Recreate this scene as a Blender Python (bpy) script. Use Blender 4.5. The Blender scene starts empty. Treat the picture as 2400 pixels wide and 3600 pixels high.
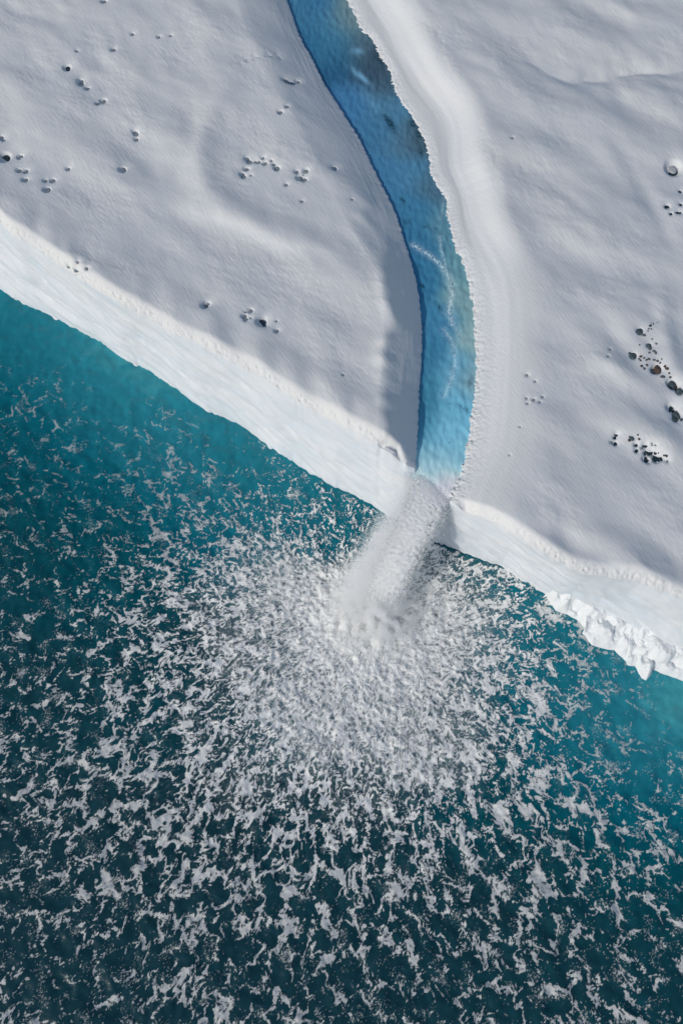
import bpy, bmesh, math, random
import numpy as np
C=bpy.context; SC=C.scene; COL=SC.collection
R=math.radians
# ------------------------------------------------------------------ camera, world, sun, exposure
CAM_T,CAM_A,LENS=18.,110.,28.
cd=bpy.data.cameras.new('camera'); cam=bpy.data.objects.new('camera',cd); COL.objects.link(cam); SC.camera=cam
cam.location=(0,0,CAM_A); cam.rotation_euler=(R(CAM_T),0,0)
cd.sensor_fit='VERTICAL'; cd.sensor_height=36; cd.sensor_width=24; cd.lens=LENS; cd.clip_start=1; cd.clip_end=5000
SUN_EL=R(30); SUN_AZ=math.atan2(-.60,-.80)          # direction towards the sun, world xy
w=bpy.data.worlds.new('World'); SC.world=w; w.use_nodes=True
nt=w.node_tree; bg=nt.nodes['Background']; sk=nt.nodes.new('ShaderNodeTexSky'); sk.sky_type='NISHITA'; sk.sun_disc=False
sk.sun_elevation=SUN_EL; sk.sun_rotation=math.pi/2-SUN_AZ; nt.links.new(sk.outputs[0],bg.inputs[0]); bg.inputs[1].default_value=.10
sd=bpy.data.lights.new('sun','SUN'); sd.energy=2.0; sd.angle=R(.6); sd.color=(1,.955,.89)
sun=bpy.data.objects.new('sun',sd); COL.objects.link(sun)
sun.rotation_euler=(math.pi/2-SUN_EL,0,SUN_AZ+math.pi/2)
SC.cycles.max_bounces=20; SC.cycles.diffuse_bounces=20; SC.cycles.transparent_max_bounces=12; SC.cycles.transmission_bounces=8
VS=SC.view_settings; VS.view_transform='Standard'; VS.look='None'; VS.gamma=1; VS.use_curve_mapping=False; VS.exposure=-.03
# ------------------------------------------------------------------ helpers
F=LENS/36*3600; CT,ST=np.cos(np.radians(CAM_T)),np.sin(np.radians(CAM_T))
def at(px,py,z):
    x=(np.asarray(px,float)-1200)/F; y=(1800-np.asarray(py,float))/F
    dx,dy,dz=x,y*CT+ST,y*ST-CT
    t=(z-CAM_A)/dz
    return dx*t,dy*t
def topx(X,Y,Z):
    dy,dz=Y,Z-CAM_A
    yc=dy*CT+dz*ST; d=dy*ST-dz*CT
    return 1200+X/d*F, 1800-yc/d*F
def fnoise(n,L,lam,bw=.5,seed=0,ang=0.,stretch=1.,slope=None,lam_max=None):
    """periodic n x n noise on a square of side L; band round wavelength lam, or power law below lam_max"""
    r=np.random.default_rng(seed); k=np.fft.fftfreq(n,L/n)
    kx,ky=np.meshgrid(k[:n//2+1]*1.0,k,indexing='xy'); kx=np.abs(kx)
    c,s=np.cos(ang),np.sin(ang)
    a=(kx*c+ky*s)*stretch; b=(-kx*s+ky*c)
    kk=np.sqrt(a*a+b*b)+1e-9
    if slope is None: w=np.exp(-.5*(np.log(kk*lam)/bw)**2)
    else: w=kk**(-slope)*np.exp(-(kk*lam*.5)**2)*(1-np.exp(-(kk*lam_max)**4))
    sp=(r.normal(size=kk.shape)+1j*r.normal(size=kk.shape))*w; sp[0,0]=0
    f=np.fft.irfft2(sp,s=(n,n)); return ((f-f.mean())/f.std()).astype(np.float32)
def samp(f,L,x,y):
    n=f.shape[0]; u=(x/L*n)%n; v=(y/L*n)%n
    i=np.floor(u).astype(np.int32); j=np.floor(v).astype(np.int32); a=(u-i).astype(np.float32); b=(v-j).astype(np.float32)
    i%=n; j%=n; i1=(i+1)%n; j1=(j+1)%n
    return (f[j,i]*(1-a)+f[j,i1]*a)*(1-b)+(f[j1,i]*(1-a)+f[j1,i1]*a)*b
def ss(a,b,x): t=np.clip((x-a)/(b-a),0,1); return t*t*(3-2*t)
def worley(x,y,cell,seed):
    """distance to the nearest hole centre less that hole's own size, in metres"""
    rr=np.random.default_rng(seed); M=256; jx=rr.random((M,M)).astype(np.float32); jy=rr.random((M,M)).astype(np.float32); wt=(rr.random((M,M))**1.5).astype(np.float32)*.75-.2
    u=x/cell; v=y/cell; i=np.floor(u).astype(np.int32); j=np.floor(v).astype(np.int32)
    f1=np.full(u.shape,9.,np.float32); f2=f1.copy()
    for a in(-1,0,1):
        for b in(-1,0,1):
            ii=(i+a)%M; jj=(j+b)%M
            d=np.hypot(i+a+.1+.8*jx[jj,ii]-u,j+b+.1+.8*jy[jj,ii]-v).astype(np.float32)-wt[jj,ii]
            f2=np.minimum(f2,np.maximum(f1,d)); f1=np.minimum(f1,d)
    return f1,np.exp(-4.*(f2-f1))
DP=[(1200,2150,1),(1000,2000,.93),(1350,2300,.97),(1500,2200,.95),(1500,2050,.95),(1700,2100,.82),(1850,2200,.5),(1950,2300,.4),(2050,2400,.3),(2200,2450,.08),(2350,2500,.0),(1700,2300,.68),(1850,2500,.5),(2100,2600,.15),(2300,2700,.1),(2300,2950,.25),(2000,2800,.4),(1800,2700,.5),(2350,2850,.1),(1600,2600,.7),(1400,2600,.8),(1100,2500,.82),(900,2300,.72),(800,2100,.66),(700,1950,.42),(900,1950,.65),(950,1800,.3),(1100,1850,.45),(1150,1780,.05),(700,1750,.2),(550,1620,.26),(400,1700,.08),(350,1850,.18),(250,1700,.05),(100,1600,.1),(80,1750,.09),(100,1950,.08),(250,2000,.08),(200,2200,.1),(450,2150,.4),(550,2300,.45),(350,2400,.25),(100,2450,.12),(200,2550,.2),(450,2550,.4),(700,2500,.55),(900,2700,.6),(600,2750,.5),(350,2800,.4),(200,2850,.5),(60,2700,.28),(70,2900,.05),(150,3000,.08),(100,3200,.15),(60,3400,.12),(300,3100,.28),(500,3000,.4),(400,3300,.15),(250,3400,.08),(500,3500,.15),(700,3400,.25),(800,3100,.4),(1000,3000,.45),(1300,2800,.6),(1300,3050,.38),(1500,2950,.45),(1100,3300,.3),(1000,3500,.2),(1400,3300,.25),(1500,3500,.1),(1550,3450,.06),(1700,3200,.3),(1800,3500,.2),(2000,3300,.2),(2100,3100,.25),(2200,3000,.3),(2350,3100,.25),(2300,3300,.15),(2200,3500,.2),(2380,3500,.12),(1900,3000,.35),(100,1200,0),(400,1400,0),(40,1440,.1),(220,1465,.08),(700,1550,0),(850,1650,.02),(1000,1750,.05),(400,1550,.02),(1700,2000,.4),(1550,1950,.5),(1900,2100,.25)]
def density(px,py):
    num=np.zeros(px.shape); den=np.zeros(px.shape)
    for x,y,d in DP:
        w=np.exp(-((px-x)**2+(py-y)**2)/(2*85.**2))+1e-6/(1+((px-x)**2+(py-y)**2)/1e5)**2
        num+=w*d; den+=w
    return num/den
CX,CY=at(1270,2150,0)
def foam(X,Y):
    px,py=topx(X,Y,0*X); D=density(px,py)
    dx,dy=X-CX,Y-CY; r=np.hypot(dx,dy)+1e-3
    n,L=1024,60.
    R=2.65*(r+2.5)**.8; qx,qy=dx/r*R+200,dy/r*R+200
    def warp(qx,qy,tab):
        for lam,amp,sd in tab:
            psi=fnoise(n,L,lam,.35,sd); h=L/n
            gx=(np.roll(psi,-1,1)-np.roll(psi,1,1))/(2*h); gy=(np.roll(psi,-1,0)-np.roll(psi,1,0))/(2*h)
            sc=np.sqrt((gx**2+gy**2).mean()); gx/=sc; gy/=sc
            u=samp(gy,L,qx,qy); v=-samp(gx,L,qx,qy); qx=qx+u*amp; qy=qy+v*amp
        return qx,qy
    q1=warp(qx,qy,((6.,.5,1),(2.6,.34,2),(1.2,.14,3),(.5,.04,4)))
    q2=warp(qx,qy,((4.,.45,5),(1.6,.22,6),(.75,.10,7)))
    q3=warp(qx,qy,((7.,.6,8),(3.,.4,9),(1.1,.14,10),(.5,.05,24)))
    far=ss(8,40,r)
    A=samp(fnoise(n,L,1.6,.5,11),L,*q2)
    C=samp(fnoise(n,L,.8,.4,13),L,*q1)
    E=samp(fnoise(n,L,.33,.4,14),L,*q2)
    G=samp(fnoise(n,L,6.5,.55,15),L,*q1)
    e1=worley(*q1,1.5,21)[1]; e2=worley(*q2,.8,22)[1]; e3=worley(*q3,3.2,23)[1]
    Dd=np.clip(D*(1+.28*G*ss(.9,.4,D)),0,1)
    k=np.clip(Dd,0,1)
    P1=samp(fnoise(n,L,2.1,.6,25),L,*q1); P2=samp(fnoise(n,L,1.2,.6,26),L,*q2); P3=samp(fnoise(n,L,4.5,.5,27),L,*q3)
    def line(e,thr,soft): return ss(thr-.5*soft,thr+soft,e+.02*E+.03*C)
    t1=.82-.66*k; t2=.90-.70*k; t3=.80-.5*k
    l1=line(e1,t1,.20)*ss(.85-3.4*k,1.7-3.4*k,P1+.15*E); l2=line(e2,t2,.24)*ss(1.4-3.5*k,2.4-3.5*k,P2+.1*E)
    l3=line(e3,t3,.14)*ss(.3-3.4*k,1.1-3.4*k,P3+.1*E)*ss(.0,.7,far)
    mat_=ss(1.5-1.5*k,2.2-1.5*k,A+.45*C+.35*P3+.12*E)*.85
    o=1-(1-.9*l1)*(1-.75*l2)*(1-.9*l3)*(1-mat_)
    B2=samp(fnoise(n,L,.5,.4,18),L,*q2)
    veil=.55*ss(.35,1.02,D)**1.5*np.clip(.75+.25*A+.15*C,.3,1.2)
    o=np.maximum(o*(.9+.10*E*.7),0); o=1-(1-np.clip(o,0,1))*(1-np.clip(veil,0,1)); o=o*ss(0,.05,D)
    g1=ss(-1.2,.8,A+.4*G); g2=ss(-.9,1.1,C+.5*A)
    h=(1.0-.25*far)*e1*(.6+.4*g1)+.75*e2*(.3+.7*g2)*(1-.35*far)+1.1*far*e3+.05*A+.03*C+.02*E+.07*G
    bins=np.linspace(0,60,16); bi=np.digitize(r,bins); mu=np.array([h[bi==q].mean() if (bi==q).any() else np.nan for q in range(1,17)]); sg=np.array([h[bi==q].std() if (bi==q).any() else np.nan for q in range(1,17)])
    cb=bins+2.; g=~np.isnan(mu); h=(h-np.interp(r,cb[g],mu[g]))/np.interp(r,cb[g],sg[g])
    q=np.sort(h.ravel()[::37]); U=np.searchsorted(q,h)/len(q); dk=np.clip(D*(.82+.1*ss(.3,.6,D))+.08*G*ss(0,.3,D),0,1)
    oh=(ss(-.04,1,(U-(1-dk)+.05)/(.12+.28*ss(.1,.7,dk)))**.9)*ss(0,.04,D)*np.clip(.93+.06*E,.5,1); oh=1-(1-np.clip(oh,0,1))*(1-np.clip(veil*.8,0,1))
    bl_=.25+.20*ss(1.,.5,D)+.55*ss(.85,.6,D); bl_=np.clip(bl_,0,.95); o=o*(1-bl_)+oh*bl_
    core=ss(.88,1.02,D); o=np.maximum(o,core*(.82+.1*A))
    S=samp(fnoise(n,L,.5,.9,19),L,X+200,Y+200); S2=samp(fnoise(n,L,5.,.6,20),L,X+200,Y+200)
    fl=ss(1.6,2.4,S+.7*S2)*ss(.02,.12,D)*ss(.5,.2,D)
    o=np.maximum(o,.55*fl); d=Dd
    return D,d,U,o.astype(np.float32),E,C
def smooth_x(x,xs,ys): return np.interp(x,xs,ys)
def mat(name,col=(.8,.8,.8),rough=.6,spec=.3):
    m=bpy.data.materials.new(name); m.use_nodes=True; b=m.node_tree.nodes['Principled BSDF']
    b.inputs['Base Color'].default_value=(*col,1); b.inputs['Roughness'].default_value=rough; b.inputs['Specular IOR Level'].default_value=spec
    return m,m.node_tree,b
def N(nt,typ,**kw):
    n=nt.nodes.new(typ)
    for k,v in kw.items(): setattr(n,k,v)
    return n
def LK(nt,a,b): nt.links.new(a,b)
def noise(nt,scale,detail=4,vec=None,rough=.55,dist=0):
    n=N(nt,'ShaderNodeTexNoise'); n.inputs['Scale'].default_value=scale; n.inputs['Detail'].default_value=detail
    n.inputs['Roughness'].default_value=rough; n.inputs['Distortion'].default_value=dist
    if vec is not None: LK(nt,vec,n.inputs['Vector'])
    return n.outputs['Fac']
def objvec(nt,rot=0,scale=(1,1,1)):
    """object coordinates turned so that x runs along the streaks, then scaled"""
    t=N(nt,'ShaderNodeTexCoord'); r=N(nt,'ShaderNodeVectorRotate'); r.rotation_type='Z_AXIS'; r.inputs['Angle'].default_value=-rot
    LK(nt,t.outputs['Object'],r.inputs['Vector']); m=N(nt,'ShaderNodeVectorMath',operation='MULTIPLY'); m.inputs[1].default_value=scale
    LK(nt,r.outputs[0],m.inputs[0]); return m.outputs[0]
def mth(nt,op,a,b=None,c=None,clamp=False):
    n=N(nt,'ShaderNodeMath',operation=op); n.use_clamp=clamp
    for i,v in enumerate((a,b,c)):
        if v is None: continue
        if isinstance(v,(int,float)): n.inputs[i].default_value=v
        else: LK(nt,v,n.inputs[i])
    return n.outputs[0]
def mix(nt,f,a,b):
    n=N(nt,'ShaderNodeMix',data_type='RGBA')
    if isinstance(f,(int,float)): n.inputs[0].default_value=f
    else: LK(nt,f,n.inputs[0])
    for s,v in((6,a),(7,b)):
        if isinstance(v,tuple): n.inputs[s].default_value=(*v,1)
        else: LK(nt,v,n.inputs[s])
    return n.outputs[2]
def ramp(nt,f,pts):
    n=N(nt,'ShaderNodeValToRGB'); e=n.color_ramp.elements
    while len(e)<len(pts): e.new(.5)
    for k,(p,c) in zip(e,pts): k.position=p; k.color=(*c,1)
    LK(nt,f,n.inputs[0]); return n.outputs[0]
def bump(nt,h,strength,dist,prev=None):
    b=N(nt,'ShaderNodeBump'); b.inputs['Strength'].default_value=strength; b.inputs['Distance'].default_value=dist; LK(nt,h,b.inputs['Height'])
    if prev is not None: LK(nt,prev,b.inputs['Normal'])
    return b.outputs[0]
def attr(nt,name):
    a=N(nt,'ShaderNodeAttribute'); a.attribute_name=name; return a
def lin(c): c=np.asarray(c,float)/255; return np.where(c<.04045,c/12.92,((c+.055)/1.055)**2.4)
def mesh(name,co,faces,m,attrs={},smooth=True,parent=None,**props):
    me=bpy.data.meshes.new(name); co=np.ascontiguousarray(co,np.float32); faces=np.ascontiguousarray(faces,np.int32)
    nf,k=faces.shape; me.vertices.add(len(co)); me.vertices.foreach_set('co',co.ravel())
    me.loops.add(nf*k); me.loops.foreach_set('vertex_index',faces.ravel())
    me.polygons.add(nf); me.polygons.foreach_set('loop_start',np.arange(0,nf*k,k,dtype=np.int32)); me.polygons.foreach_set('loop_total',np.full(nf,k,np.int32))
    me.polygons.foreach_set('use_smooth',np.full(nf,smooth)); me.update(calc_edges=True)
    for an,v in attrs.items():
        v=np.asarray(v,np.float32)
        if v.ndim==1: a=me.attributes.new(an,'FLOAT','POINT'); a.data.foreach_set('value',v)
        else: a=me.attributes.new(an,'FLOAT_VECTOR','POINT'); a.data.foreach_set('vector',v.ravel())
    if m: me.materials.append(m)
    o=bpy.data.objects.new(name,me); COL.objects.link(o)
    if parent: o.parent=parent
    for p,v in props.items(): o[p]=v
    return o
def gridfaces(nr,nc,keep=None):
    i=np.arange(nr*nc).reshape(nr,nc); f=np.stack([i[:-1,:-1],i[:-1,1:],i[1:,1:],i[1:,:-1]],-1).reshape(-1,4)
    return f if keep is None else f[keep.ravel()]
def axis(lo,hi,step,far_lo,far_hi,n=14):
    """fine steps between lo and hi, growing steps out to the far ends"""
    a=np.arange(lo,hi+step*.5,step); g=np.linspace(0,1,n+1)[1:]**2.5
    return np.concatenate([(lo-(lo-far_lo)*g)[::-1],a,a[-1]+(far_hi-a[-1])*g])
def nw(px,py,pts,sig):
    """weighted mean of values known at places"""
    num=0; den=0
    for x,y,*v in pts:
        w=np.exp(-((px-x)**2+(py-y)**2)/(2*sig**2))+1e-6/(1+((px-x)**2+(py-y)**2)/1e5)**2
        num=num+w[...,None]*np.array(v,float); den=den+w
    return num/den[...,None]
NL=90.; NN=1024
_nc={}
def nz(key,X,Y,**kw):
    if key not in _nc: _nc[key]=fnoise(NN,NL,seed=key,**kw)
    return samp(_nc[key],NL,X+300,Y+300)
# ------------------------------------------------------------------ lines of the place (read at their own heights)
ZT,ZRIM,ZR=14.6,13.5,11.3
RIM=[(-250,600,ZRIM),(-120,700,ZRIM),(0,780,ZRIM),(46,834,ZRIM),(115,865,ZRIM),(260,969,ZRIM),(344,1026,ZRIM),(429,1076,ZRIM),(528,1122,ZRIM),(605,1168,ZRIM),(696,1214,ZRIM),(804,1267,ZRIM),(918,1329,ZRIM),(1018,1397,ZRIM),(1102,1443,ZRIM),(1186,1489,ZRIM),(1260,1530,ZRIM),(1338,1572,ZRIM),(1400,1612,13.2),(1440,1640,12.4),(1464,1652,11),(1580,1768,11),(1600,1771,12.3),(1666,1800,13.3),(1730,1826,ZRIM),(1776,1855,ZRIM),(1844,1901,ZRIM),(1902,1941,ZRIM),(1971,1978,ZRIM),(2017,2004,ZRIM),(2068,2021,ZRIM),(2166,2033,ZRIM),(2246,2044,ZRIM),(2332,2079,ZRIM),(2400,2107,ZRIM),(2600,2200,ZRIM)]
BASE=[(-250,890),(-120,960),(0,1034),(107,1095),(180,1120),(245,1156),(337,1206),(400,1250),(459,1286),(528,1313),(570,1345),(635,1390),(700,1440),(758,1470),(800,1485),(849,1512),(918,1558),(980,1608),(1050,1650),(1110,1688),(1179,1727),(1200,1732),(1230,1747),(1300,1785),(1352,1816),(1500,1900),(1557,1924),(1640,1955),(1701,1981),(1787,2004),(1867,2050),(1910,2072),(2000,2130),(2100,2180),(2200,2240),(2300,2290),(2400,2330),(2600,2430)]
LEFT=[(960,-160),(985,-70),(1006,0),(1019,25),(1035,76),(1048,112),(1064,150),(1089,188),(1115,242),(1150,309),(1182,357),(1220,418),(1255,472),(1281,523),(1316,600),(1357,676),(1396,759),(1418,836),(1440,903),(1463,983),(1475,1062),(1482,1136),(1483,1206),(1479,1300),(1472,1390),(1468,1512),(1462,1600),(1460,1660),(1450,1760)]
RIGHT=[(1130,-160),(1185,-70),(1223,0),(1249,51),(1277,108),(1312,137),(1338,191),(1373,252),(1386,306),(1418,367),(1446,399),(1481,466),(1500,510),(1515,575),(1520,625),(1555,673),(1574,702),(1571,727),(1584,804),(1603,868),(1622,903),(1641,951),(1654,1014),(1667,1062),(1670,1142),(1675,1199),(1677,1250),(1678,1298),(1671,1390),(1662,1470),(1651,1550),(1629,1650),(1590,1742),(1560,1830)]
def wl(p,z=None): a=np.array([at(q[0],q[1],q[2] if len(q)>2 else z) for q in p]); return a
rim_w=wl(RIM); base_w=wl(BASE,0.); left_w=wl(LEFT,ZR+.25)[::-1]; right_w=wl(RIGHT,ZR)[::-1]
def ext(x,xs,ys,s0,s1):
    y=np.interp(x,xs,ys); y=np.where(x<xs[0],ys[0]+(x-xs[0])*s0,y); return np.where(x>xs[-1],ys[-1]+(x-xs[-1])*s1,y)
def soft(f,q,w):
    return sum(f(q+k*w)*g for k,g in zip((-2,-1,0,1,2),(.1,.24,.32,.24,.1)))
def rimjag(x): return .06*nz(301,x,x*0,lam=4.,bw=.8)
def rim0(x): return soft(lambda q:ext(q,rim_w[:,0],rim_w[:,1],-.62,-.5),x,.35)
def rimy(x): return rim0(x)+rimjag(x)
def basejag(x): return .12*nz(303,x,x*0,lam=1.6,bw=.6)
def base0(x): return soft(lambda q:ext(q,base_w[:,0],base_w[:,1],-.62,-.5),x,.3)
def basey(x): return base0(x)+basejag(x)
def left0(y): return soft(lambda q:ext(q,left_w[:,1],left_w[:,0],0.,-.45),y,.8)
def leftx(y): return left0(y)+.05*nz(304,y*0,y,lam=1.2,bw=.5)
def rightraw(y): return ext(y,right_w[:,1],right_w[:,0],0.,-.45)
def right0(y): return soft(rightraw,y,1.6)
def rightx(y): return rightraw(y)+.07*nz(305,y*0,y,lam=4.,bw=.8)
CS=math.cos(R(29.5))
def polydist(X,Y,px,z):
    """signed distance to a polyline given by its places in view; positive on the far (upper) side"""
    P=wl(px,z); best=np.full(X.shape,1e9); sg=np.zeros(X.shape); tt=np.zeros(X.shape)
    for k in range(len(P)-1):
        a,b=P[k],P[k+1]; d=b-a; L2=(d**2).sum(); t=np.clip(((X-a[0])*d[0]+(Y-a[1])*d[1])/L2,0,1)
        ex,ey=X-a[0]-t*d[0],Y-a[1]-t*d[1]; q=np.hypot(ex,ey); s=np.sign(d[0]*ey-d[1]*ex)
        m=q<best; best=np.where(m,q,best); sg=np.where(m,s,sg); tt=np.where(m,(k+t)/(len(P)-1),tt)
    return best*sg,tt
# melt holes and stones: (px, py, radius px)
HOLES=[(365,2,9),(398,172,8),(235,235,12),(270,178,5),(282,280,9),(283,292,10),(306,308,8),(362,352,11),(343,362,7),(466,118,6),(558,128,6),(600,124,5),(478,465,9),(479,488,7),(470,458,6),(2,480,9),(12,490,6),(12,548,19),(70,547,10),(66,597,8),(90,599,9),(87,630,9),(158,633,7),(185,632,9),(164,664,11),(240,592,7),(430,593,11),
 (867,555,8),(877,566,9),(896,566,6),(910,567,7),(924,553,6),(932,572,8),(953,562,5),(962,575,6),(973,588,10),(862,591,7),(872,592,6),(850,609,8),(857,619,8),(882,615,4),(1042,601,7),(1075,597,9),(1052,622,10),(1070,628,9),(1065,611,3),(1006,648,6),(1061,706,5),(1174,590,9),
 (998,278,8),(1012,285,8),(1027,288,9),(1044,284,9),(985,392,8),(1008,372,7),(1237,700,4),
 (727,1066,10),(717,1074,9),(880,1090,8),(857,1109,8),(864,1122,7),(880,1116,4),(862,1095,4),(926,1119,9),(918,1130,14),(931,1141,6),(972,1162,7),(971,1128,4),(1206,1317,4),(268,945,9),(272,918,6),(304,942,7),(243,935,6),
 (2167,1526,6),(2160,1537,6),(2148,1553,5),(2163,1559,7),(2235,1561,7),(2237,1583,7),(2269,1562,8),(2256,1572,5),(2284,1584,12),(2268,1590,6),(2308,1586,6),(2268,1611,9),(2280,1619,8),(2309,1610,12),(2330,1608,9),(2298,1594,5),(2294,1560,4),(2306,1561,4),(2347,1620,5),
 (2356,1431,12),(2368,1436,7),(2377,1438,6),(2280,810,0),(2345,724,9),(2358,750,6),(2380,745,6),(2392,746,6),(2390,672,6),(2392,718,6),(2143,1227,4),(2136,1252,4),(1852,1318,5),(1850,1400,4),(1875,1405,5),(1896,1413,4),(1906,1395,4),(1880,1340,4),(1853,1418,4),(1800,483,5),(1790,1600,3),(1827,1500,3)]
HOLES=[h for h in HOLES if h[2]>0]
STONES=[(2248,1163,12,0),(2260,1178,6,1),(2280,1214,9,0),(2283,1227,6,1),(2226,1250,12,0),(2213,1243,6,0),(2312,1294,17,2),(2298,1300,12,0),(2362,1342,17,0),(2372,1352,16,0),(2384,1350,11,2),(2392,1372,14,0),(2380,1458,15,0),(2374,1472,11,0),(2395,1474,6,0),(2216,1541,8,0),(2210,1548,5,2),
 (2251,1253,5,2),(2244,1262,4,1),(2250,1268,4,2),(2262,1258,4,1),(2271,1265,5,1),(2280,1262,4,2),(2298,1264,5,1),(2310,1268,5,1),(2320,1273,4,1),(2325,1261,3,2),(2337,1286,5,2),(2344,1294,6,2),(2352,1310,4,2),(2356,1322,5,1),(2252,1287,5,2),(2272,1283,4,2),(2262,1296,5,1),(2328,1324,7,1),(2297,1235,5,1),(2303,1242,5,1),(2305,1208,4,1),(2280,1240,4,1),(2283,1145,5,0),(2279,1156,4,1),(2288,1157,3,1),(2276,1163,3,1),(2295,1138,3,1),(2309,1135,2,1),(2287,1134,2,1),(2246,1213,3,1),(2290,1192,3,1),(2323,1605,6,2),(2343,1600,6,0),(2336,1597,4,0),(2317,1588,3,1),(2292,1555,3,1),(2245,1543,4,2),(2240,1529,3,2)]
BIGHOLE=(2369,586,24)
def px2surf(x,y):
    z=ZT
    for _ in range(4): X_,Y_=at(x,y,z); z=float(terrain(np.array([[float(X_)]]),np.array([[float(Y_)]]),False)[0,0])
    return float(X_),float(Y_)
PITS=[]
def softprof(q,xp,yp,w=.45): return sum(np.interp(q+k*w,xp,yp)*g for k,g in zip((-1.5,-.75,0,.75,1.5),(.12,.24,.28,.24,.12)))-np.interp(0,xp,yp)
def terrain(X,Y,fine=True):
    v0=(Y-rim0(X))*CS; v=v0-rimjag(X)*np.exp(-np.maximum(v0,0)/.4)*CS; v=np.maximum(v+(.06*nz(18,X,Y,lam=1.5,bw=.9)+.025*nz(19,X,Y,lam=.5,bw=.5))*np.exp(-((v0-.5)/.5)**2),0); px,py=topx(X,Y,ZT)
    lx,rx=leftx(Y),rightx(Y)
    l0,r0=left0(Y),right0(Y); sl=(left0(Y+2.)-left0(Y-2.))/4; sr=(right0(Y+2.)-right0(Y-2.))/4
    bl=(l0-X)/np.sqrt(1+sl**2); br=(X-r0)/np.sqrt(1+sr**2)
    bl=bl+(lx-l0)*np.exp(-np.maximum(bl,0)/.6); br=br-(rx-r0)*np.exp(-np.maximum(br,0)/.9)+(.12*nz(16,X,Y,lam=1.1,bw=.9)+.05*nz(17,X,Y,lam=.5,bw=.5))*np.exp(-np.maximum(br,0)/1.2)
    leftside=X<(lx+rx)/2
    z=ZT+.0*X
    a1,a2=R(-48),R(-25)
    G1=np.where(leftside,nz(1,X,Y,lam=13,bw=.42,ang=a1,stretch=1.8),nz(2,X,Y,lam=12,bw=.42,ang=a2,stretch=2.2))
    z=z+.155*G1+.022*nz(3,X,Y,lam=4.5,bw=.4,ang=R(-35),stretch=1.5)
    patch=ss(-1,1.2,nz(4,X,Y,lam=16,bw=.5))
    z=z+(.003+.007*patch)*nz(5,X,Y,lam=1.9,bw=.4,ang=R(-25),stretch=1.5)+(.002+.004*patch)*nz(6,X,Y,lam=.75,bw=.4,ang=R(-50),stretch=2.)
    # the crevasse on the right and a faint crack on the left
    cl=wl([(1700,180),(1800,192),(1880,212),(1960,245),(2000,262),(2040,268),(2120,246),(2250,224),(2400,203),(2520,190),(2800,160)],ZT)
    d=(Y-soft(lambda q:np.interp(q,cl[:,0],cl[:,1]),X,.5)+.25*nz(7,X,Y,lam=7.,bw=.5))*.95; t=(X-cl[0,0])/22.; amp=ss(.1,.95,t)*1.25
    z=z-amp*np.where(d<0,np.exp(-(np.sqrt(d*d+.02)-.14)/3.6),np.exp(-(np.sqrt(d*d+.02)-.14)/2.2))
    d,t=polydist(X,Y,[(790,235),(850,212),(900,196),(960,184),(1010,186)],ZT); d=d+.2*nz(8,X,Y,lam=2,bw=.5)
    z=z-.28*ss(0,.35,t)*np.where(d>0,np.exp(-d/1.4),np.exp(d/.4))*ss(1,.8,t)
    d,t=polydist(X,Y,[(560,700),(680,745),(850,800),(1000,865),(1110,880),(1250,920)],ZT)
    z=z+.5*np.tanh(d/1.4)*np.exp(-np.abs(d)/7)*np.sin(np.pi*np.clip(t,0,1))
    for q,h,wd in(([(820,280),(730,420),(700,560),(730,680),(840,770),(980,830)],.42,1.9),([(980,640),(1060,760),(1180,840)],-.2,1.6),([(0,20),(120,50),(230,95)],-.35,1.6),([(300,150),(360,215),(420,250)],-.25,1.5),([(480,820),(620,900),(760,960)],-.3,2.2),([(2080,1090),(2160,1180),(2240,1290),(2330,1350),(2400,1420)],-.35,1.5),([(2200,520),(2270,650),(2330,760),(2380,860)],-.3,1.6),([(2320,1020),(2345,1150),(2375,1290),(2430,1400)],.45,1.5),([(2060,1280),(2130,1270),(2200,1310)],.25,1.5),([(1810,1120),(1850,1180),(1920,1210)],-.3,1.2),([(1850,1850),(1950,1880),(2080,1950),(2200,1990)],-.55,2.0),([(2250,1490),(2320,1540),(2400,1580)],.25,1.6)):
        d,t=polydist(X,Y,q,ZT); z=z+h*np.exp(-(d/wd)**2)*np.sin(np.pi*np.clip(t*.8+.1,0,1))
    # long scarp behind the right bank
    d,t=polydist(X,Y,[(1400,-160),(1437,38),(1529,110),(1565,230),(1660,430),(1736,551),(1728,690),(1790,850)],ZT)
    z=z-.22*ss(0,.1,t)*ss(1,.75,t)*np.exp(-((d+.15*nz(9,X,Y,lam=1.6,bw=.5))/.9)**2)
    # rounded rim with a shaded hollow behind it
    crest=.40+.12*nz(10,X,X*0,lam=9,bw=.5)+.3*ss(-25,-38,X)
    z=z+crest*(1-ss(1.4,7.5,v))-(.55+crest)*(1-ss(0.,1.9,v))**1.6-.30*np.exp(-np.maximum(v,0)/.35)
    z=z+.05*nz(11,X,Y,lam=1.0,bw=.9)*np.exp(-(v/.8)**2)*ss(-.6,1.2,nz(15,X,Y,lam=6,bw=.5))+.35*ss(-40,-36,X)*ss(-30,-34,X)*np.exp(-((v-2.)/1.6)**2)
    # notch in the corner beside the mouth
    d,t=polydist(X,Y,[(1322,1575),(1358,1566),(1392,1577),(1408,1610),(1425,1622)],13.3)
    z=z-.75*np.exp(-(np.abs(d)/.38)**2)*ss(0,.15,t)*ss(1,.9,t)+.35*np.exp(-((d-.9)/.6)**2)*ss(.1,.4,t)*ss(1,.7,t)
    # banks of the meltwater channel
    up=ss(62,78,Y)                                     # 1 in the upper reach
    low=ss(80,62,Y); t=np.clip(bl/(8.5-2.9*low),0,1); prof=1-(1-t)**(1.4+.25*low); prof=prof*.9+.1*ss(0,1,t)
    gro=nz(12,bl*3.5,Y*.35,lam=4.,bw=.5)*.015*np.exp(-((bl-1.6)/1.5)**2)
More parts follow.
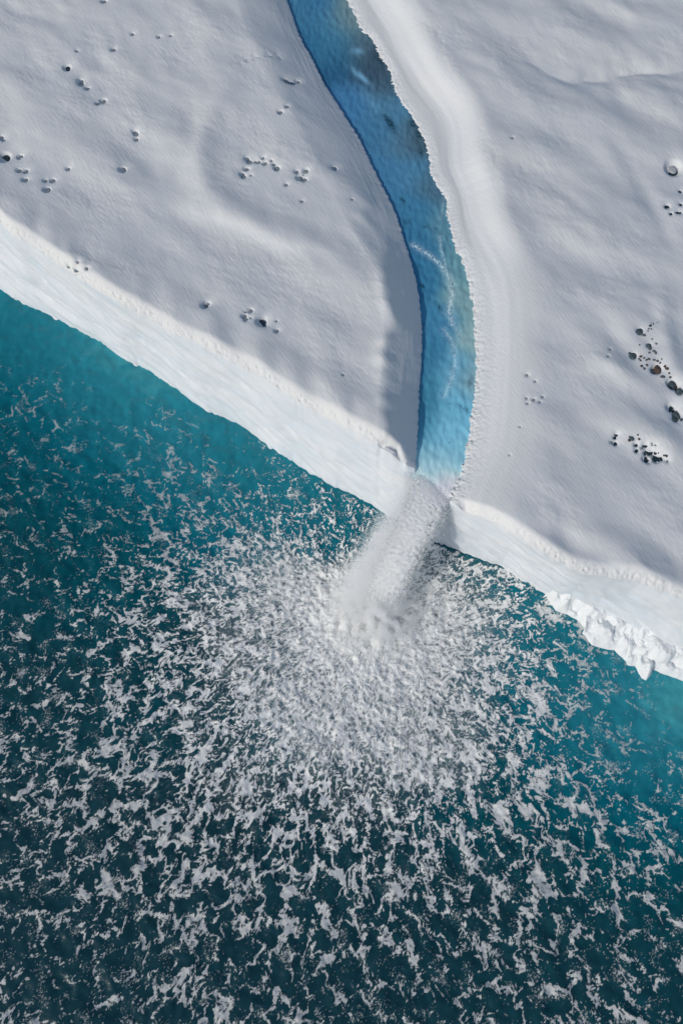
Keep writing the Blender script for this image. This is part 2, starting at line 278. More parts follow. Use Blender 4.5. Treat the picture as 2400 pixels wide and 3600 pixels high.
    z=z+(.30+.12*nz(20,X*0,Y,lam=6,bw=.5))*np.exp(-((bl-4.6-.5*nz(24,X*0,Y,lam=9,bw=.5))/1.25)**2)*ss(85,72,Y)*ss(.5,3,v0)
    zl=ZR+.25+(z-ZR-.25)*prof+gro
    brr=br; br=br+.45*nz(14,X*0,Y,lam=26,bw=.4)*ss(0,3,br); pu=softprof(br,[0,.5,1.5,2.3,3.2,4.6,6.4,8.0,11.5],[.0,.35,.55,.50,.80,1.6,2.85,3.45,3.3]); pl=softprof(br,[0,.35,.8,1.3,2.1,3.6,5.4,7.5,11.5],[.0,.6,.85,.95,1.55,2.35,2.85,3.1,3.3])
    pr=pl*(1-up)+pu*up; tr=ss(4.5,12.,br); z=z-.04*np.clip(brr-8,0,60)*(X>rx)
    gr=nz(13,br*2.6,Y*.16,lam=5.,bw=.5)*.015*ss(.4,1.2,br)*(1-ss(3.5,6.5,br))
    zr=(ZR+pr+gr)*(1-tr)+z*tr
    rimcut=(.55+.9)*(1-ss(0.,1.5,v))**1.5
    zr=zr-rimcut*ss(.8,2.5,br)*(1-tr)
    bed=ZR-1.2
    out=np.where(leftside,bed+(zl-bed)*ss(-.22,.04,bl),bed+(zr-bed)*ss(-.9,.0,br)**.8)
    if fine:
        if not PITS:
            for (hx,hy,hr) in HOLES+[BIGHOLE]+[(q[0],q[1],q[2]*.8) for q in STONES if q[2]>=9]: PITS.append((*px2surf(hx,hy),hr*CAM_A*1.02/F))
        for cx,cy,rad in PITS:
            m=(np.abs(X-cx)<rad*6+.8)&(np.abs(Y-cy)<rad*6+.8)
            if not m.any(): continue
            dx,dy=X[m]-cx,Y[m]-cy; q=np.hypot(dx,dy)/rad
            # snow melts back further on the side turned from the sun's shade
            out[m]-= rad*(.55*(1-ss(.9,1.7,q))+.45*np.exp(-(np.hypot(dx-.5*rad,dy-.5*rad)/rad/2.2)**2))
    return out
# ------------------------------------------------------------------ materials of the setting
snow,nt,b=mat('snow',(.84,.85,.86),.75,.15)
vl=objvec(nt,R(-56),(.34,1.8,1.5)); n1=noise(nt,2.2,5,vl,.62); n2=noise(nt,9,3,objvec(nt,R(-40),(1,1.6,1)),.6)
h=mth(nt,'ADD',n1,mth(nt,'MULTIPLY',n2,.3)); LK(nt,bump(nt,h,.55,.085),b.inputs['Normal'])
nb=noise(nt,.12,3,objvec(nt,R(-30),(1,1.6,1)))
LK(nt,mix(nt,nb,(.735,.75,.755),(.785,.775,.745)),b.inputs['Base Color'])
ice,nt,b=mat('cliff_ice',(.8,.86,.9),.5,.3)
vs=objvec(nt,R(-36),(.22,1.,1.6)); s1=noise(nt,1.5,6,vs,.62,.4); s2=noise(nt,.16,3,objvec(nt,R(-30),(1,2,2)))
c=mix(nt,.5,ramp(nt,s2,[(.35,(.60,.69,.76)),(.62,(.73,.75,.77))]),ramp(nt,s1,[(.3,(.68,.735,.775)),(.6,(.74,.755,.765))]))
LK(nt,c,b.inputs['Base Color']); LK(nt,bump(nt,s1,.6,.10,bump(nt,noise(nt,5,4,objvec(nt,R(-36),(.5,1,1.4))),.4,.04)),b.inputs['Normal'])
# ------------------------------------------------------------------ glacier top and its cliff
xs=axis(-60,60,.145,-420,420); nx=len(xs)
vr=np.concatenate([np.linspace(0,1,560,endpoint=False),np.linspace(1,1.35,30,endpoint=False),np.linspace(1.35,5,16)])
# rows crowd towards the rim, where the edge needs them
vrow=np.where(vr<1,.85*vr+.15*vr**2,vr)
X=np.repeat(xs[None],len(vrow),0); Yr=rimy(xs); Y=Yr[None]+vrow[:,None]*np.maximum(126-Yr,40)[None]
Z=terrain(X,Y); nr=len(vrow)
glacier=mesh('glacier',np.stack([X,Y,Z],-1).reshape(-1,3),gridfaces(nr,nx),snow,kind='structure')
nv=84; tv=np.linspace(0,1,nv)[:,None]; Zr=Z[0][None]; Yb=base0(xs)[None]; Ys=rim0(xs)[None]
gap=np.maximum(Ys-Yb,.6)
XX=np.repeat(xs[None],nv,0); ZZ=Zr*(1-tv)-.8*tv
prof=tv**.85; YY=Ys-gap*prof+rimjag(xs)[None]*np.exp(-tv/.035)+basejag(xs)[None]*np.exp(-(1-tv)/.10)
env=np.sin(np.pi*np.clip(tv,0,1))**.6
dsp=.16*nz(21,XX*.9-ZZ*.2,ZZ*1.6+XX*.55,lam=5,bw=.5,ang=R(-15),stretch=2.2)+.035*nz(22,XX-ZZ*.2,ZZ*1.5+XX*.5,lam=1.4,bw=.5,ang=R(-15),stretch=2.5)
dsp=dsp+.04*np.abs(nz(23,XX,ZZ*2.+XX*.4,lam=1.8,bw=.4,ang=R(-10),stretch=2))*np.exp(-(tv/.09)**2)
hollow=.5*np.exp(-((tv-.92)/.06)**2)
YY=YY-(dsp-.15)*env+.45*np.exp(-((tv-.945)/.022)**2); XX=XX-dsp*env*.4
cliff=mesh('ice_cliff',np.stack([XX,YY,ZZ],-1).reshape(-1,3),gridfaces(nv,nx)[:,::-1],ice,kind='structure')
# ------------------------------------------------------------------ sea
def swell(X,Y):
    r=np.hypot(X-CX,Y-CY)
    h=.07*nz(31,X,Y,lam=5,bw=.5)+.035*nz(32,X,Y,lam=1.8,bw=.5)
    near=np.exp(-(r/9.)**2); h=h+near*(.10*nz(33,X,Y,lam=2.4,bw=.5)+.03*nz(34,X,Y,lam=1.,bw=.5)+.55*np.abs(nz(36,X,Y,lam=4.5,bw=.4))*np.exp(-(r/6)**2)+.4*np.exp(-(r/5)**2)*(1-np.exp(-(r/2.2)**2)))
    h=h+.03*nz(35,X,Y,lam=1.1,bw=.5)*np.exp(-(r/26)**2)
    return h.astype(np.float32)
TP=[(0,1060,.7),(150,1180,.8),(330,1350,.88),(0,1300,.55),(0,1450,.34),(500,1400,.86),(700,1500,.82),(900,1620,.75),(1150,1760,.62),(1300,1820,.5),(600,1600,.62),(300,1550,.42),(0,1650,.24),(800,1750,.52),(0,2000,.15),(400,1900,.24),(0,2500,.06),(600,2400,.1),(1200,2400,.35),(1500,1950,.35),(1900,2250,.55),(2050,2330,.62),(2200,2450,.85),(2350,2600,1),(2390,2450,.85),(2000,2550,.55),(2150,2680,.7),(2390,2800,.62),(2200,2800,.32),(2390,3000,.25),(2000,3000,.08),(1700,2700,.2),(0,3000,.0),(600,3000,0),(1200,3000,.03),(1200,3500,0),(0,3500,0),(2000,3500,.03),(2390,3500,.06),(600,3500,0),(1600,3300,.02),(2350,3250,.08)]
water,nt,b=mat('sea_water',(.01,.05,.07),.2,.2)
A=attr(nt,'silt'); nf=mth(nt,'ADD',A.outputs['Fac'],mth(nt,'MULTIPLY',mth(nt,'SUBTRACT',noise(nt,.35,5,objvec(nt,0,(1,1.5,1)),.6,.6),.5),.16))
def al(c,k=.50): return tuple(np.clip((lin(c)-.006)/k*np.array((1,.935,.925)),.001,.95))
LK(nt,ramp(nt,nf,[(0,al((26,50,56))),(.22,al((13,64,72))),(.5,al((20,82,94))),(.78,al((36,104,116))),(1,al((74,146,150)))]),b.inputs['Base Color'])
LK(nt,bump(nt,noise(nt,1.6,6,objvec(nt,R(-20),(1,1.6,1)),.62),.35,.09),b.inputs['Normal'])
sx=axis(-58,62,.30,-900,900); sy=axis(-36,84,.30,-700,900)
X,Y=np.meshgrid(sx,sy); px,py=topx(X,Y,0*X)
T=nw(px,py,TP,150.)[...,0]; far=(np.abs(X)>56)|(Y<-34)|(Y>80); Zs=np.where(far,0,swell(X,Y)-.03-.16*np.exp(-(np.hypot(X-CX,Y-CY)/16)**2))
mesh('sea',np.stack([X,Y,Zs],-1).reshape(-1,3),gridfaces(*X.shape),water,{'silt':T.ravel()},kind='structure')
# ------------------------------------------------------------------ foam spread over the sea
foamm,nt,b=mat('foam',(.95,.945,.905),.8,.1)
A=attr(nt,'cover'); fn=noise(nt,6.5,4,objvec(nt,0),.65,.5); fn2=noise(nt,1.3,4,objvec(nt,0),.6)
f=mth(nt,'MULTIPLY',A.outputs['Fac'],mth(nt,'MULTIPLY_ADD',fn,.8,.65)); f=mth(nt,'MULTIPLY_ADD',f,1.,-.01,clamp=True)
tr=N(nt,'ShaderNodeBsdfTransparent'); mx=N(nt,'ShaderNodeMixShader'); LK(nt,f,mx.inputs[0]); LK(nt,tr.outputs[0],mx.inputs[1]); LK(nt,b.outputs[0],mx.inputs[2])
LK(nt,mx.outputs[0],nt.nodes['Material Output'].inputs['Surface']); LK(nt,bump(nt,mth(nt,'ADD',fn,fn2),.45,.07),b.inputs['Normal'])
fx=np.arange(-55,55,.09); fy=np.arange(-32,68,.09); X,Y=np.meshgrid(fx,fy)
px,py=topx(X,Y,0*X); inview=(px>-160)&(px<2560)&(py>1150)&(py<3740)&(Y<basey(X)+.1)
D,d_,U,o,E_,C_=foam(X,Y); o=np.where(inview,o,0)*(1-.5*ss(2150,1700,py)*ss(1250,600,px))*(1-.4*ss(1850,2150,px)*ss(2900,2500,py))*(.68+.32*ss(46,16,np.hypot(X-CX,Y-CY)))
dense=ss(.6,1,D)
Zf=swell(X,Y)+.03+.013*o*(.4+.6*np.clip(E_,-1,1)*.5)+dense*.02*C_
q=np.maximum(np.maximum(o[:-1,:-1],o[:-1,1:]),np.maximum(o[1:,:-1],o[1:,1:]))>.03
fc=gridfaces(*X.shape,keep=q); used=np.zeros(X.size,bool); used[fc.ravel()]=True; ren=np.cumsum(used)-1
co=np.stack([X,Y,Zf],-1).reshape(-1,3)[used]
mesh('sea_foam',co,ren[fc],foamm,{'cover':o.ravel()[used]},kind='stuff',label='white lacy foam spreading over the dark teal sea below the waterfall')
print('foam faces',len(fc),'glacier',nr*nx)
# ------------------------------------------------------------------ meltwater river
RP=[(1050,20,45,108,145),(1100,20,38,102,145),(1150,80,50,112,148),(1215,60,95,122,132),(1100,150,30,98,138),(1180,160,45,110,145),(1260,180,70,100,118),(1200,215,24,84,122),(1320,220,52,72,90),(1290,255,45,75,100),(1345,290,58,86,106),(1250,350,45,108,155),(1350,380,60,115,150),(1330,470,46,106,148),(1400,500,66,112,142),(1470,500,58,84,102),(1350,600,48,110,152),(1450,600,56,118,158),(1520,640,62,100,125),(1450,750,42,110,150),(1560,800,72,124,148),(1470,850,34,104,145),(1500,950,34,108,148),(1610,950,85,135,152),(1640,1050,105,146,158),(1550,1150,44,118,158),(1660,1180,118,156,164),(1500,1250,38,112,150),(1600,1300,72,146,182),(1660,1330,115,150,165),(1490,1400,42,118,152),(1600,1420,86,162,196),(1480,1500,52,128,160),(1560,1530,98,172,204),(1500,1600,86,155,184),(1600,1600,105,168,196),(1560,1700,190,208,214),(1540,1650,150,192,208),(1500,1625,130,180,202),(1470,1660,178,198,206),(1600,1740,190,205,212)]
ys=np.concatenate([np.arange(0,1,1)]); 
y0=rimy(np.array([12.]))[0]
ry=np.arange(34.,135.,.16); us=np.linspace(-.06,1.12,90); 
Yg=np.repeat(ry[:,None],len(us),1); L_=leftx(ry)[:,None]; R_=rightx(ry)[:,None]; Xg=L_+(R_-L_)*us[None]
vv=(Yg-rimy(Xg))*CS
Zg=ZR-.05+.03*nz(41,Xg,Yg*.6,lam=1.6,bw=.5)-np.where(vv<1.2,.16*(1.2-vv)**2,0)
keep=vv>-2.2; Zg=np.maximum(Zg,9.2)
px,py=topx(Xg,Yg,Zg); col=lin(nw(px,py,RP,38.))
def blob(x,y,rx,ry_,a):
    c_,s_=math.cos(a),math.sin(a); dx,dy=px-x,py-y; return np.exp(-((dx*c_+dy*s_)/rx)**2-((-dx*s_+dy*c_)/ry_)**2)
def lay(col,m,c): return col*(1-m[...,None])+lin(c)*m[...,None]
wob=1+.5*nz(42,Xg,Yg,lam=.7,bw=.6)
for x,y,a_,b_,an,k in((1368,430,34,10,1.0,.9),(1318,410,8,4,1,.4),(1450,435,14,12,.9,.7),(1472,470,10,18,0,.7),(1478,530,7,16,0,.6),(1416,703,11,5,.9,.85),(1483,1005,9,6,.5,.8),(1494,797,7,5,0,.5),(1530,803,12,3,.1,.4),(1430,780,10,14,1,.35),(1545,1082,14,5,.9,.6),(1532,1062,4,3,0,.5),(1580,1420,4,3,0,.5),(1578,1556,4,4,0,.6),(1620,1430,18,4,.8,.5),(1650,1345,8,14,.3,.45),(1640,1440,14,5,.9,.4),(1470,1100,3,7,0,.5),(1487,1140,4,9,0,.5),(1330,205,26,14,.8,.4),(1300,280,16,8,.9,.4)):
    m=np.clip(blob(x,y,a_,b_,an)*wob*1.3,0,1)*k; col=lay(col,m,(12,44,62))
for x,y,a_,b_,an,k in((1268,268,42,9,.72,.8),(1255,180,22,12,0,.5),(1300,350,60,20,.8,.2)):
    col=lay(col,np.clip(blob(x,y,a_,b_,an)*k,0,1),(100,160,200))
# thin threads of white water
th=0*Xg
for q,wd,k in(([(1450,860),(1500,890),(1545,925),(1575,970),(1590,1030),(1578,1090),(1590,1140)],8,.8),([(1545,830),(1550,880),(1570,950),(1600,1000)],5,.5),([(1560,1160),(1590,1200),(1600,1280),(1580,1350),(1560,1390)],9,.45),([(1565,1100),(1600,1150),(1620,1200)],9,.35),([(1550,770),(1560,690),(1545,610)],4,.3)):
    d,t=polydist(Xg,Yg,q,ZR); th=np.maximum(th,k*np.exp(-(np.abs(d)/(wd/24.))**1.2)*ss(-1.3,1.4,nz(43,Xg*1.3,Yg*.7,lam=.5,bw=.8)))
col=lay(col,np.clip(th,0,.9),(205,225,235))
lum=(col*np.array((.2,.6,.2))).sum(-1,keepdims=True); col=col*.86+lum*.14; col=np.clip((col-.004)/.54*np.array((1.05,1.0,.88)),.002,.93)
rivm,nt,b=mat('meltwater',(.1,.4,.6),.22,.25); LK(nt,attr(nt,'tint').outputs['Vector'],b.inputs['Base Color'])
LK(nt,bump(nt,noise(nt,2.2,5,objvec(nt,R(-75),(.4,1.6,1)),.6),.2,.05),b.inputs['Normal'])
kq=(keep[:-1,:-1]&keep[:-1,1:]&keep[1:,:-1]&keep[1:,1:])
mesh('river',np.stack([Xg,Yg,Zg],-1).reshape(-1,3),gridfaces(*Xg.shape,keep=kq),rivm,{'tint':col.reshape(-1,3)},kind='structure')
# ------------------------------------------------------------------ waterfall
def empty(name,loc,**props):
    o=bpy.data.objects.new(name,None); o.location=loc; COL.objects.link(o)
    for k,v in props.items(): o[k]=v
    return o
lipA=np.array([*at(1464,1648,11.),11.]); lipB=np.array([*at(1586,1764,11.),11.]); lipC=(lipA+lipB)/2; lipH=(lipB-lipA)/2
land=np.array([*at(1312,2150,0.),0.]); G_=9.81; TF=math.sqrt(2*11/G_); vel=np.array([*(land-lipC)[:2]/TF,0])
wf=empty('waterfall',(float(land[0]),float(land[1]),0.),label='white torrent of meltwater plunging from the blue channel over the ice cliff into the sea',category='waterfall')
perp=np.array([vel[1],-vel[0],0])/np.hypot(vel[0],vel[1]); perp=perp*np.sign((perp*lipH).sum())
def fallpos(t,wn,th):
    """t 0..1 down the fall, wn -1..1 across, th thickness offset in metres"""
    tt=t*TF; s=ss(0.,.55,t)[...,None]; across=lipH*(1-s)+perp*(2.55+.5*t[...,None])*s
    p=lipC+vel*tt[...,None]+across*wn[...,None]; zz=11.15-.5*G_*np.maximum(tt,0)**2
    back=-vel/np.linalg.norm(vel); nrm=np.stack([-back[0]*.8+0*t,-back[1]*.8+0*t,.6+0*t],-1)
    p=p+nrm*th[...,None]; p[...,2]+=zz-lipC[2]; return p
# closed body of the falling water
nt_,na=150,72; tg=np.linspace(-.10,1.02,nt_)[:,None]+np.zeros((1,na)); ang=np.linspace(0,2*np.pi,na,endpoint=False)[None]+np.zeros((nt_,1))
wid=1.0*(1-.16*ss(.6,1,tg)); 
lump=1+.05*nz(51,tg*24,ang*6,lam=1.4,bw=.6)+.02*nz(52,tg*24+9,ang*6,lam=.6,bw=.5)
thk=(.35+1.1*ss(0,.8,tg)); P=fallpos(tg,np.cos(ang)*wid*lump+.07,np.sin(ang)*thk*lump+.09*nz(53,tg*24+40,ang*6,lam=1.,bw=.6)*ss(0,.2,tg))
P[...,2]=np.maximum(P[...,2]+lipC[2]*0,-.3)
i=np.arange(nt_*na).reshape(nt_,na); j=np.roll(i,-1,1); ff=np.stack([i[:-1],j[:-1],j[1:],i[1:]],-1).reshape(-1,4)
edge=(1-np.abs(np.cos(ang))**3.5)*ss(-.09,.10,tg)*ss(1.04,.70,tg)
wm,nt,b=mat('white_water',(.80,.815,.825),.6,.25); vv_=objvec(nt,math.atan2(vel[1],vel[0]),(.55,1.5,.55)); n1=noise(nt,2.8,6,vv_,.75); n2=noise(nt,13,3,objvec(nt,0),.7)
LK(nt,bump(nt,mth(nt,'ADD',n1,mth(nt,'MULTIPLY',n2,.35)),.5,.08),b.inputs['Normal'])
LK(nt,ramp(nt,n2,[(.32,(.80,.82,.83)),(.5,(.97,.97,.96))]),b.inputs['Base Color']); tl=N(nt,'ShaderNodeBsdfTranslucent'); tl.inputs[0].default_value=(.93,.94,.94,1); wmx=N(nt,'ShaderNodeMixShader'); wmx.inputs[0].default_value=.25; LK(nt,b.outputs[0],wmx.inputs[1]); LK(nt,tl.outputs[0],wmx.inputs[2])
A=attr(nt,'body'); f=mth(nt,'MULTIPLY_ADD',A.outputs['Fac'],1.5,mth(nt,'MULTIPLY_ADD',n1,1.3,-.95),clamp=True)
tr=N(nt,'ShaderNodeBsdfTransparent'); mx=N(nt,'ShaderNodeMixShader'); LK(nt,f,mx.inputs[0]); LK(nt,tr.outputs[0],mx.inputs[1]); LK(nt,wmx.outputs[0],mx.inputs[2]); LK(nt,mx.outputs[0],nt.nodes['Material Output'].inputs['Surface'])
orig=np.array([land[0],land[1],0.])
mesh('water_stream',P.reshape(-1,3)-orig,ff,wm,{'body':edge.ravel()},parent=wf)
# drops: points turned to little spheres by geometry nodes
rng=np.random.default_rng(5)
def points(name,P,rad,m,parent,**props):
    me=bpy.data.meshes.new(name); me.vertices.add(len(P)); me.vertices.foreach_set('co',np.ascontiguousarray(P,np.float32).ravel())
    a=me.attributes.new('size','FLOAT','POINT'); a.data.foreach_set('value',rad.astype(np.float32)); me.materials.append(m); me.update()
    o=bpy.data.objects.new(name,me); COL.objects.link(o); o.parent=parent
    for k,v in props.items(): o[k]=v
    g=bpy.data.node_groups.new(name+'_points','GeometryNodeTree'); g.interface.new_socket('Geometry',in_out='INPUT',socket_type='NodeSocketGeometry'); g.interface.new_socket('Geometry',in_out='OUTPUT',socket_type='NodeSocketGeometry')
    a=g.nodes.new('NodeGroupInput'); z=g.nodes.new('NodeGroupOutput'); p=g.nodes.new('GeometryNodeMeshToPoints'); na_=g.nodes.new('GeometryNodeInputNamedAttribute'); na_.data_type='FLOAT'; na_.inputs[0].default_value='size'
    sm=g.nodes.new('GeometryNodeSetMaterial'); sm.inputs['Material'].default_value=m
    g.links.new(a.outputs[0],p.inputs[0]); g.links.new(na_.outputs[0],p.inputs['Radius']); g.links.new(p.outputs[0],sm.inputs[0]); g.links.new(sm.outputs[0],z.inputs[0])
    md=o.modifiers.new('drops','NODES'); md.node_group=g; return o
dm,nt,b=mat('water_drops',(.985,.985,.98),.5,.2)
def clump(t,w_,k=1.): return nz(61,t*22,w_*4,lam=.8,bw=.6)
n=150000; t=rng.beta(1.15,1.0,n)*1.10-.07; wn=rng.normal(0,.44,n)*(1+.25*(rng.random(n)<.2)); th=rng.normal(0,1,n)*(.22+1.0*ss(0,.8,t))
kp=rng.random(n)<(.42+.35*clump(t,wn))*ss(-.08,.10,t)*(.25+.75*ss(.35,.9,np.abs(wn)))
t,wn,th=t[kp],wn[kp],th[kp]; Pd=fallpos(t,wn,th); rd=rng.uniform(.02,.045,len(t))*np.where(rng.random(len(t))<.03,1.8,1)
ok=Pd[:,2]>-.2
points('falling_drops',Pd[ok]-orig,rd[ok],dm,wf,kind='stuff')
# fine spray drifting to the left and boiling round the foot
n=170000; t=rng.beta(2.0,1.1,n)*1.08; wn=np.where(rng.random(n)<.75,-.85,.2)+rng.normal(0,.40,n)-.45*ss(.3,1,t)*rng.random(n); th=rng.normal(0,1.,n)*(.4+1.6*t)
Pm=fallpos(t,wn,th); Pm+=rng.normal(0,1,(n,3))*(.12+.55*ss(.6,1,t))[:,None]
ok=Pm[:,2]>0; points('spray',Pm[ok]-orig,rng.uniform(.012,.03,ok.sum()),dm,wf,kind='stuff')
n=260000; a=rng.random(n)*2*np.pi; q=np.abs(rng.normal(0,1,n)); Pm=np.stack([land[0]+np.cos(a)*q*3.4+.2,land[1]+np.sin(a)*q*3.2-.3,np.abs(rng.normal(0,1,n))*1.3*np.exp(-(q/2.)**2)+.15],-1)
pf=nz(62,Pm[:,0],Pm[:,1],lam=3.,bw=.6); ok=rng.random(n)<.55+.35*pf
points('foot_mist',Pm[ok]-orig,rng.uniform(.014,.032,ok.sum()),dm,wf,kind='stuff')
# ------------------------------------------------------------------ heap of slumped snow at the foot of the cliff
OUT=[(1908,2070),(1925,2108),(1953,2148),(1994,2162),(2034,2188),(2065,2222),(2045,2231),(2062,2252),(2080,2271),(2105,2276),(2160,2294),(2200,2326),(2203,2340),(2215,2343),(2232,2343),(2240,2365),(2252,2388),(2269,2395),(2284,2378),(2285,2358),(2298,2360),(2340,2375),(2400,2397),(2480,2430),(2560,2455)]
INN=[(1906,2066),(1930,2068),(1960,2070),(1990,2075),(2020,2078),(2045,2082),(2060,2085),(2085,2092),(2100,2095),(2130,2105),(2170,2125),(2200,2145),(2212,2152),(2225,2160),(2240,2170),(2255,2180),(2270,2190),(2285,2200),(2300,2210),(2315,2222),(2340,2240),(2370,2270),(2410,2300),(2490,2350),(2570,2400)]
po=wl(OUT,0.); pi=wl(INN,2.6); k=np.linspace(0,len(OUT)-1,420); mi=np.stack([np.interp(k,range(len(OUT)),po[:,q]) for q in(0,1)],-1); mn=np.stack([np.interp(k,range(len(OUT)),pi[:,q]) for q in(0,1)],-1)
mn=mn.copy(); 
for q in(0,1): mn[:,q]=np.convolve(np.pad(mn[:,q],12,'edge'),np.ones(25)/25,'valid')
tv=np.linspace(0,1,90)[:,None]; XY=mi[None]*(1-tv[...,None])+mn[None]*tv[...,None]
taper=ss(0,30,np.arange(420))[None]
zz=-.35+(3.6*taper+.3)*tv**.62
XQ,YQ=XY[...,0],XY[...,1]
zz=zz+np.sin(np.pi*tv)**.7*(.38*nz(71,XQ,YQ,lam=3.,bw=.4)+.08*nz(72,XQ,YQ,lam=1.1,bw=.5)+.02*nz(73,XQ,YQ,lam=.45,bw=.4))*taper
bx,by=at(2326,2287,2.); dd=np.hypot(XQ-bx,YQ-by)/1.65; zz=np.where(dd<1,np.maximum(zz,zz*.4+1.1+1.5*np.sqrt(np.clip(1-dd**2,0,1))),zz)
mound=mesh('snow_mound',np.stack([XQ,YQ,zz],-1).reshape(-1,3),gridfaces(90,420),None,label='lumpy heap of slumped snow with a pointed spur at the foot of the ice cliff',category='snow heap')
mm,nt,b=mat('mound_snow',(.775,.795,.80),.7,.2); LK(nt,bump(nt,noise(nt,2.5,6,objvec(nt),.6),.3,.08),b.inputs['Normal']); mound.data.materials.append(mm)
# ------------------------------------------------------------------ melt holes and stones
holem,nt,b=mat('wet_hole_floor',(.08,.12,.14),.35,.4); LK(nt,ramp(nt,noise(nt,7,4,objvec(nt)),[(.35,(.17,.21,.23)),(.65,(.34,.38,.40))]),b.inputs['Base Color'])
holed,nt,b=mat('deep_hole_floor',(.02,.04,.05),.3,.4)
plugm,nt,b=mat('plug_snow',(.42,.43,.44),.8,.2); LK(nt,bump(nt,noise(nt,6,4,objvec(nt)),.6,.06),b.inputs['Normal'])
rk=[]
for nm,c0,c1 in(('slate',(.035,.055,.06),(.10,.14,.15)),('grey_stone',(.09,.10,.11),(.20,.21,.22)),('brown_stone',(.05,.035,.03),(.14,.10,.08))):
    m,nt,b=mat(nm,c1,.75,.3); LK(nt,ramp(nt,noise(nt,4,5,objvec(nt)),[(.3,c0),(.7,c1)]),b.inputs['Base Color']); LK(nt,bump(nt,noise(nt,8,5,objvec(nt)),.7,.05),b.inputs['Normal']); rk.append(m)
def tz(x,y): return float(terrain(np.array([[x]]),np.array([[y]]))[0,0])
def px2w(x,y):
    X_,Y_=px2surf(x,y); return X_,Y_,tz(X_,Y_)
def lens(r,seed,depth=.12):
    """flat pool of wet sediment with an uneven outline"""
    g=np.random.default_rng(seed); k=18; a=np.linspace(0,2*np.pi,k,endpoint=False); rr=r*(1+.10*np.sin(a*2+g.random()*6)+.07*np.sin(a*3+g.random()*6)+.04*g.normal(size=k))
    P=[(0,0,.0)]+[(.6*q*math.cos(t),.6*q*math.sin(t),.012) for q,t in zip(rr,a)]+[(q*math.cos(t),q*math.sin(t),.03) for q,t in zip(rr,a)]+[(q*math.cos(t),q*math.sin(t),-depth) for q,t in zip(rr,a)]
    F_=[]
    for i in range(k):
        j=(i+1)%k; F_.append((0,1+i,1+j,1+j)); 
        for s in(1,1+k): F_.append((s+i,s+k+i,s+k+j,s+j))
    me=bpy.data.meshes.new('melt_hole'); me.from_pydata(P,[],[tuple(dict.fromkeys(f)) for f in F_]); 
    for p in me.polygons: p.use_smooth=True
    return me
AREA=[(0,0,330,420,'in the upper left snow'),(330,0,700,420,'left of the upper river'),(0,420,300,700,'at the far left edge'),(300,420,700,700,'alone amid the left snowfield'),(700,500,940,650,'in the curved row'),(940,500,1012,650,'ending the curved row'),(1012,500,1110,650,'right of the curved row'),(1110,500,1260,760,'nearest the left river bank'),(700,650,1110,760,'below the curved row'),(960,230,1100,420,'beside the upper left bank'),(0,900,400,960,'in the bright cliff rim'),(690,1040,760,1100,'paired above the cliff'),(840,1060,895,1140,'in the left cluster above the cliff'),(895,1060,950,1160,'in the right cluster above the cliff'),(950,1100,1260,1400,'right of the clusters above the cliff'),(2130,1500,2180,1580,'left of the lower right hole field'),(2180,1500,2400,1640,'in the lower right hole field'),(2300,1400,2400,1450,'above the lone right stone'),(2300,640,2400,780,'below the ringed hole'),(1750,1200,2200,1650,'in smooth snow right of the river'),(1750,400,1900,560,'alone on the upper right snow')]
cnt={}
for i,(x,y,r) in enumerate(HOLES):
    X_,Y_,z=px2w(x,y); rad=r*CAM_A*1.02/F*.95; me=lens(rad,i); me.materials.append(holed if r>=12 or (x>2000 and r>5) else holem)
    o=bpy.data.objects.new('melt_hole',me); COL.objects.link(o); o.location=(X_,Y_,z+.02); o.rotation_euler=(0,0,i*.7)
    ar=next((a[4] for a in AREA if a[0]<=x<a[2] and a[1]<=y<a[3]),'in the snow'); sz='large' if r>=12 else 'mid sized' if r>=8 else 'small'
    sub=[h for h in HOLES if next((a[4] for a in AREA if a[0]<=h[0]<a[2] and a[1]<=h[1]<a[3]),'in the snow')==ar and ('large' if h[2]>=12 else 'mid sized' if h[2]>=8 else 'small')==sz]
    pos=''
    if len(sub)>1:
        srt=sorted(sub,key=lambda h:(h[0],h[1])); q=srt.index((x,y,r)); n_=len(srt); ordn=['leftmost','second','third','fourth','fifth','sixth','seventh','eighth','ninth','tenth','eleventh','twelfth']
        pos=('leftmost ' if q==0 else 'rightmost ' if q==n_-1 else ordn[q]+' from left, ')
    o['label']=(f'{pos}{sz} dark melt hole {ar}').strip(); o['category']='melt hole'; o['group']='melt holes in the snow'
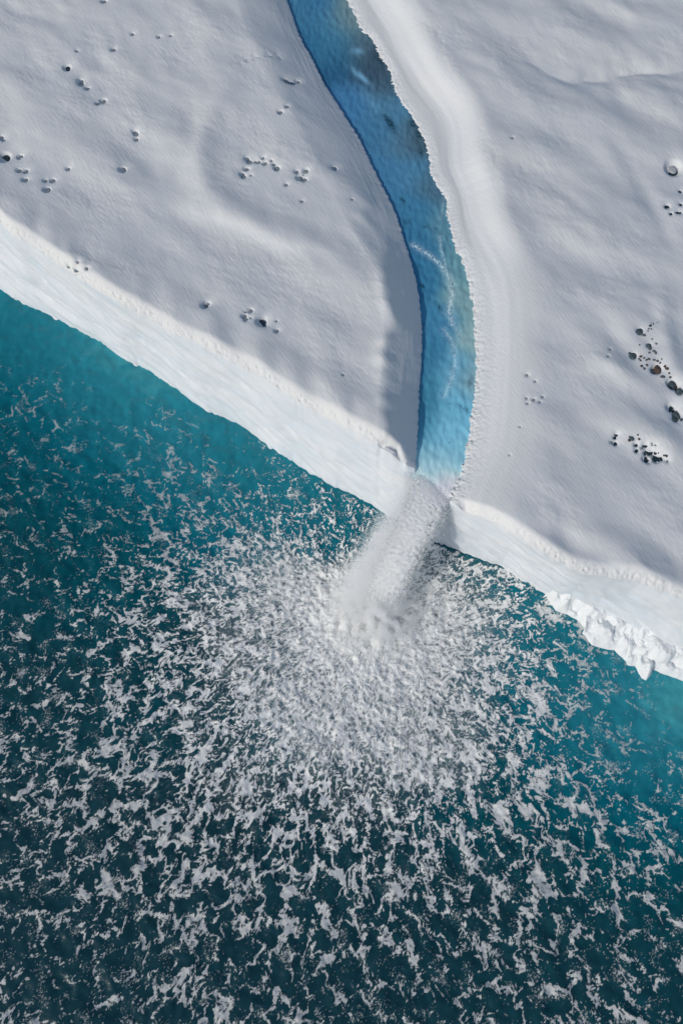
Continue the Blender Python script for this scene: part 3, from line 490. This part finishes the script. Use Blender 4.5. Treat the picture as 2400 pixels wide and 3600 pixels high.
# the ringed hole with a plug of snow in it
X_,Y_,z=px2w(BIGHOLE[0],BIGHOLE[1]); rad=BIGHOLE[2]*CAM_A*1.02/F
me=lens(rad*1.0,99); me.materials.append(holed); o=bpy.data.objects.new('melt_hole',me); COL.objects.link(o); o.location=(X_,Y_,z+.02)
o['label']='largest round melt hole at the right edge, a dark ring round a plug of snow'; o['category']='melt hole'; o['group']='melt holes in the snow'
def rockmesh(name,r,seed,flat=.6,sub=2,amp=.28):
    g=random.Random(seed); bm=bmesh.new(); bmesh.ops.create_icosphere(bm,subdivisions=sub,radius=1)
    cuts=[(np.array([g.gauss(0,1),g.gauss(0,1),g.gauss(0,1)]),g.uniform(.55,.85)) for _ in range(9)]; cuts=[(c/np.linalg.norm(c),d) for c,d in cuts]
    ax=g.uniform(.75,1.2)
    for v in bm.verts:
        p=np.array(v.co)
        for c_,d_ in cuts:
            e=p@c_-d_
            if e>0: p=p-c_*e
        p=p*(1+amp*.3*(g.random()-.5)); v.co=(p[0]*r*ax*1.15,p[1]*r/ax*1.15,p[2]*r*flat)
    me=bpy.data.meshes.new(name); bm.to_mesh(me); bm.free(); return me
plug=bpy.data.objects.new('snow_plug',rockmesh('snow_plug',rad*.72,5,.8,3,.05)); plug.data.materials.append(plugm); COL.objects.link(plug); plug.parent=o; plug.location=(rad*.10,rad*.14,-.05)
for p in plug.data.polygons: p.use_smooth=True
kindn=['dark slate','grey','brown']
for i,(x,y,r,kd) in enumerate(STONES):
    X_,Y_,z=px2w(x,y); rad=r*CAM_A*1.02/F; me=rockmesh('stone',rad,i*7+3,.75 if r>8 else .6); me.materials.append(rk[kd])
    o=bpy.data.objects.new('stone',me); COL.objects.link(o); o.location=(X_,Y_,z+rad*.12); o.rotation_euler=(0,0,i*1.3)
    sz='large' if r>=14 else 'mid sized' if r>=8 else 'small' if r>=5 else 'tiny'
    zone='at the top of the stone trail' if y<1236 else 'midway down the stone trail' if y<1300 else 'at the foot of the stone trail' if y<1400 else 'at the right edge below the trail' if y<1500 else 'among the lower right melt holes'
    def zn(s): y=s[1]; return 0 if y<1236 else 1 if y<1300 else 2 if y<1400 else 3 if y<1500 else 4
    def szn(s): return 0 if s[2]>=14 else 1 if s[2]>=8 else 2 if s[2]>=5 else 3
    sub=sorted([s for s in STONES if zn(s)==zn((x,y)) and szn(s)==szn((x,y,r)) and s[3]==kd]); q=sub.index((x,y,r,kd)); n_=len(sub)
    ordn=['leftmost','second','third','fourth','fifth','sixth','seventh','eighth','ninth','tenth','eleventh','twelfth']
    pos='' if n_==1 else 'leftmost ' if q==0 else 'rightmost ' if q==n_-1 else ordn[q]+' from left, '
    o['label']=f'{pos}{sz} {kindn[kd]} stone {zone}'; o['category']='stone'; o['group']='stones lying on the right snowfield'
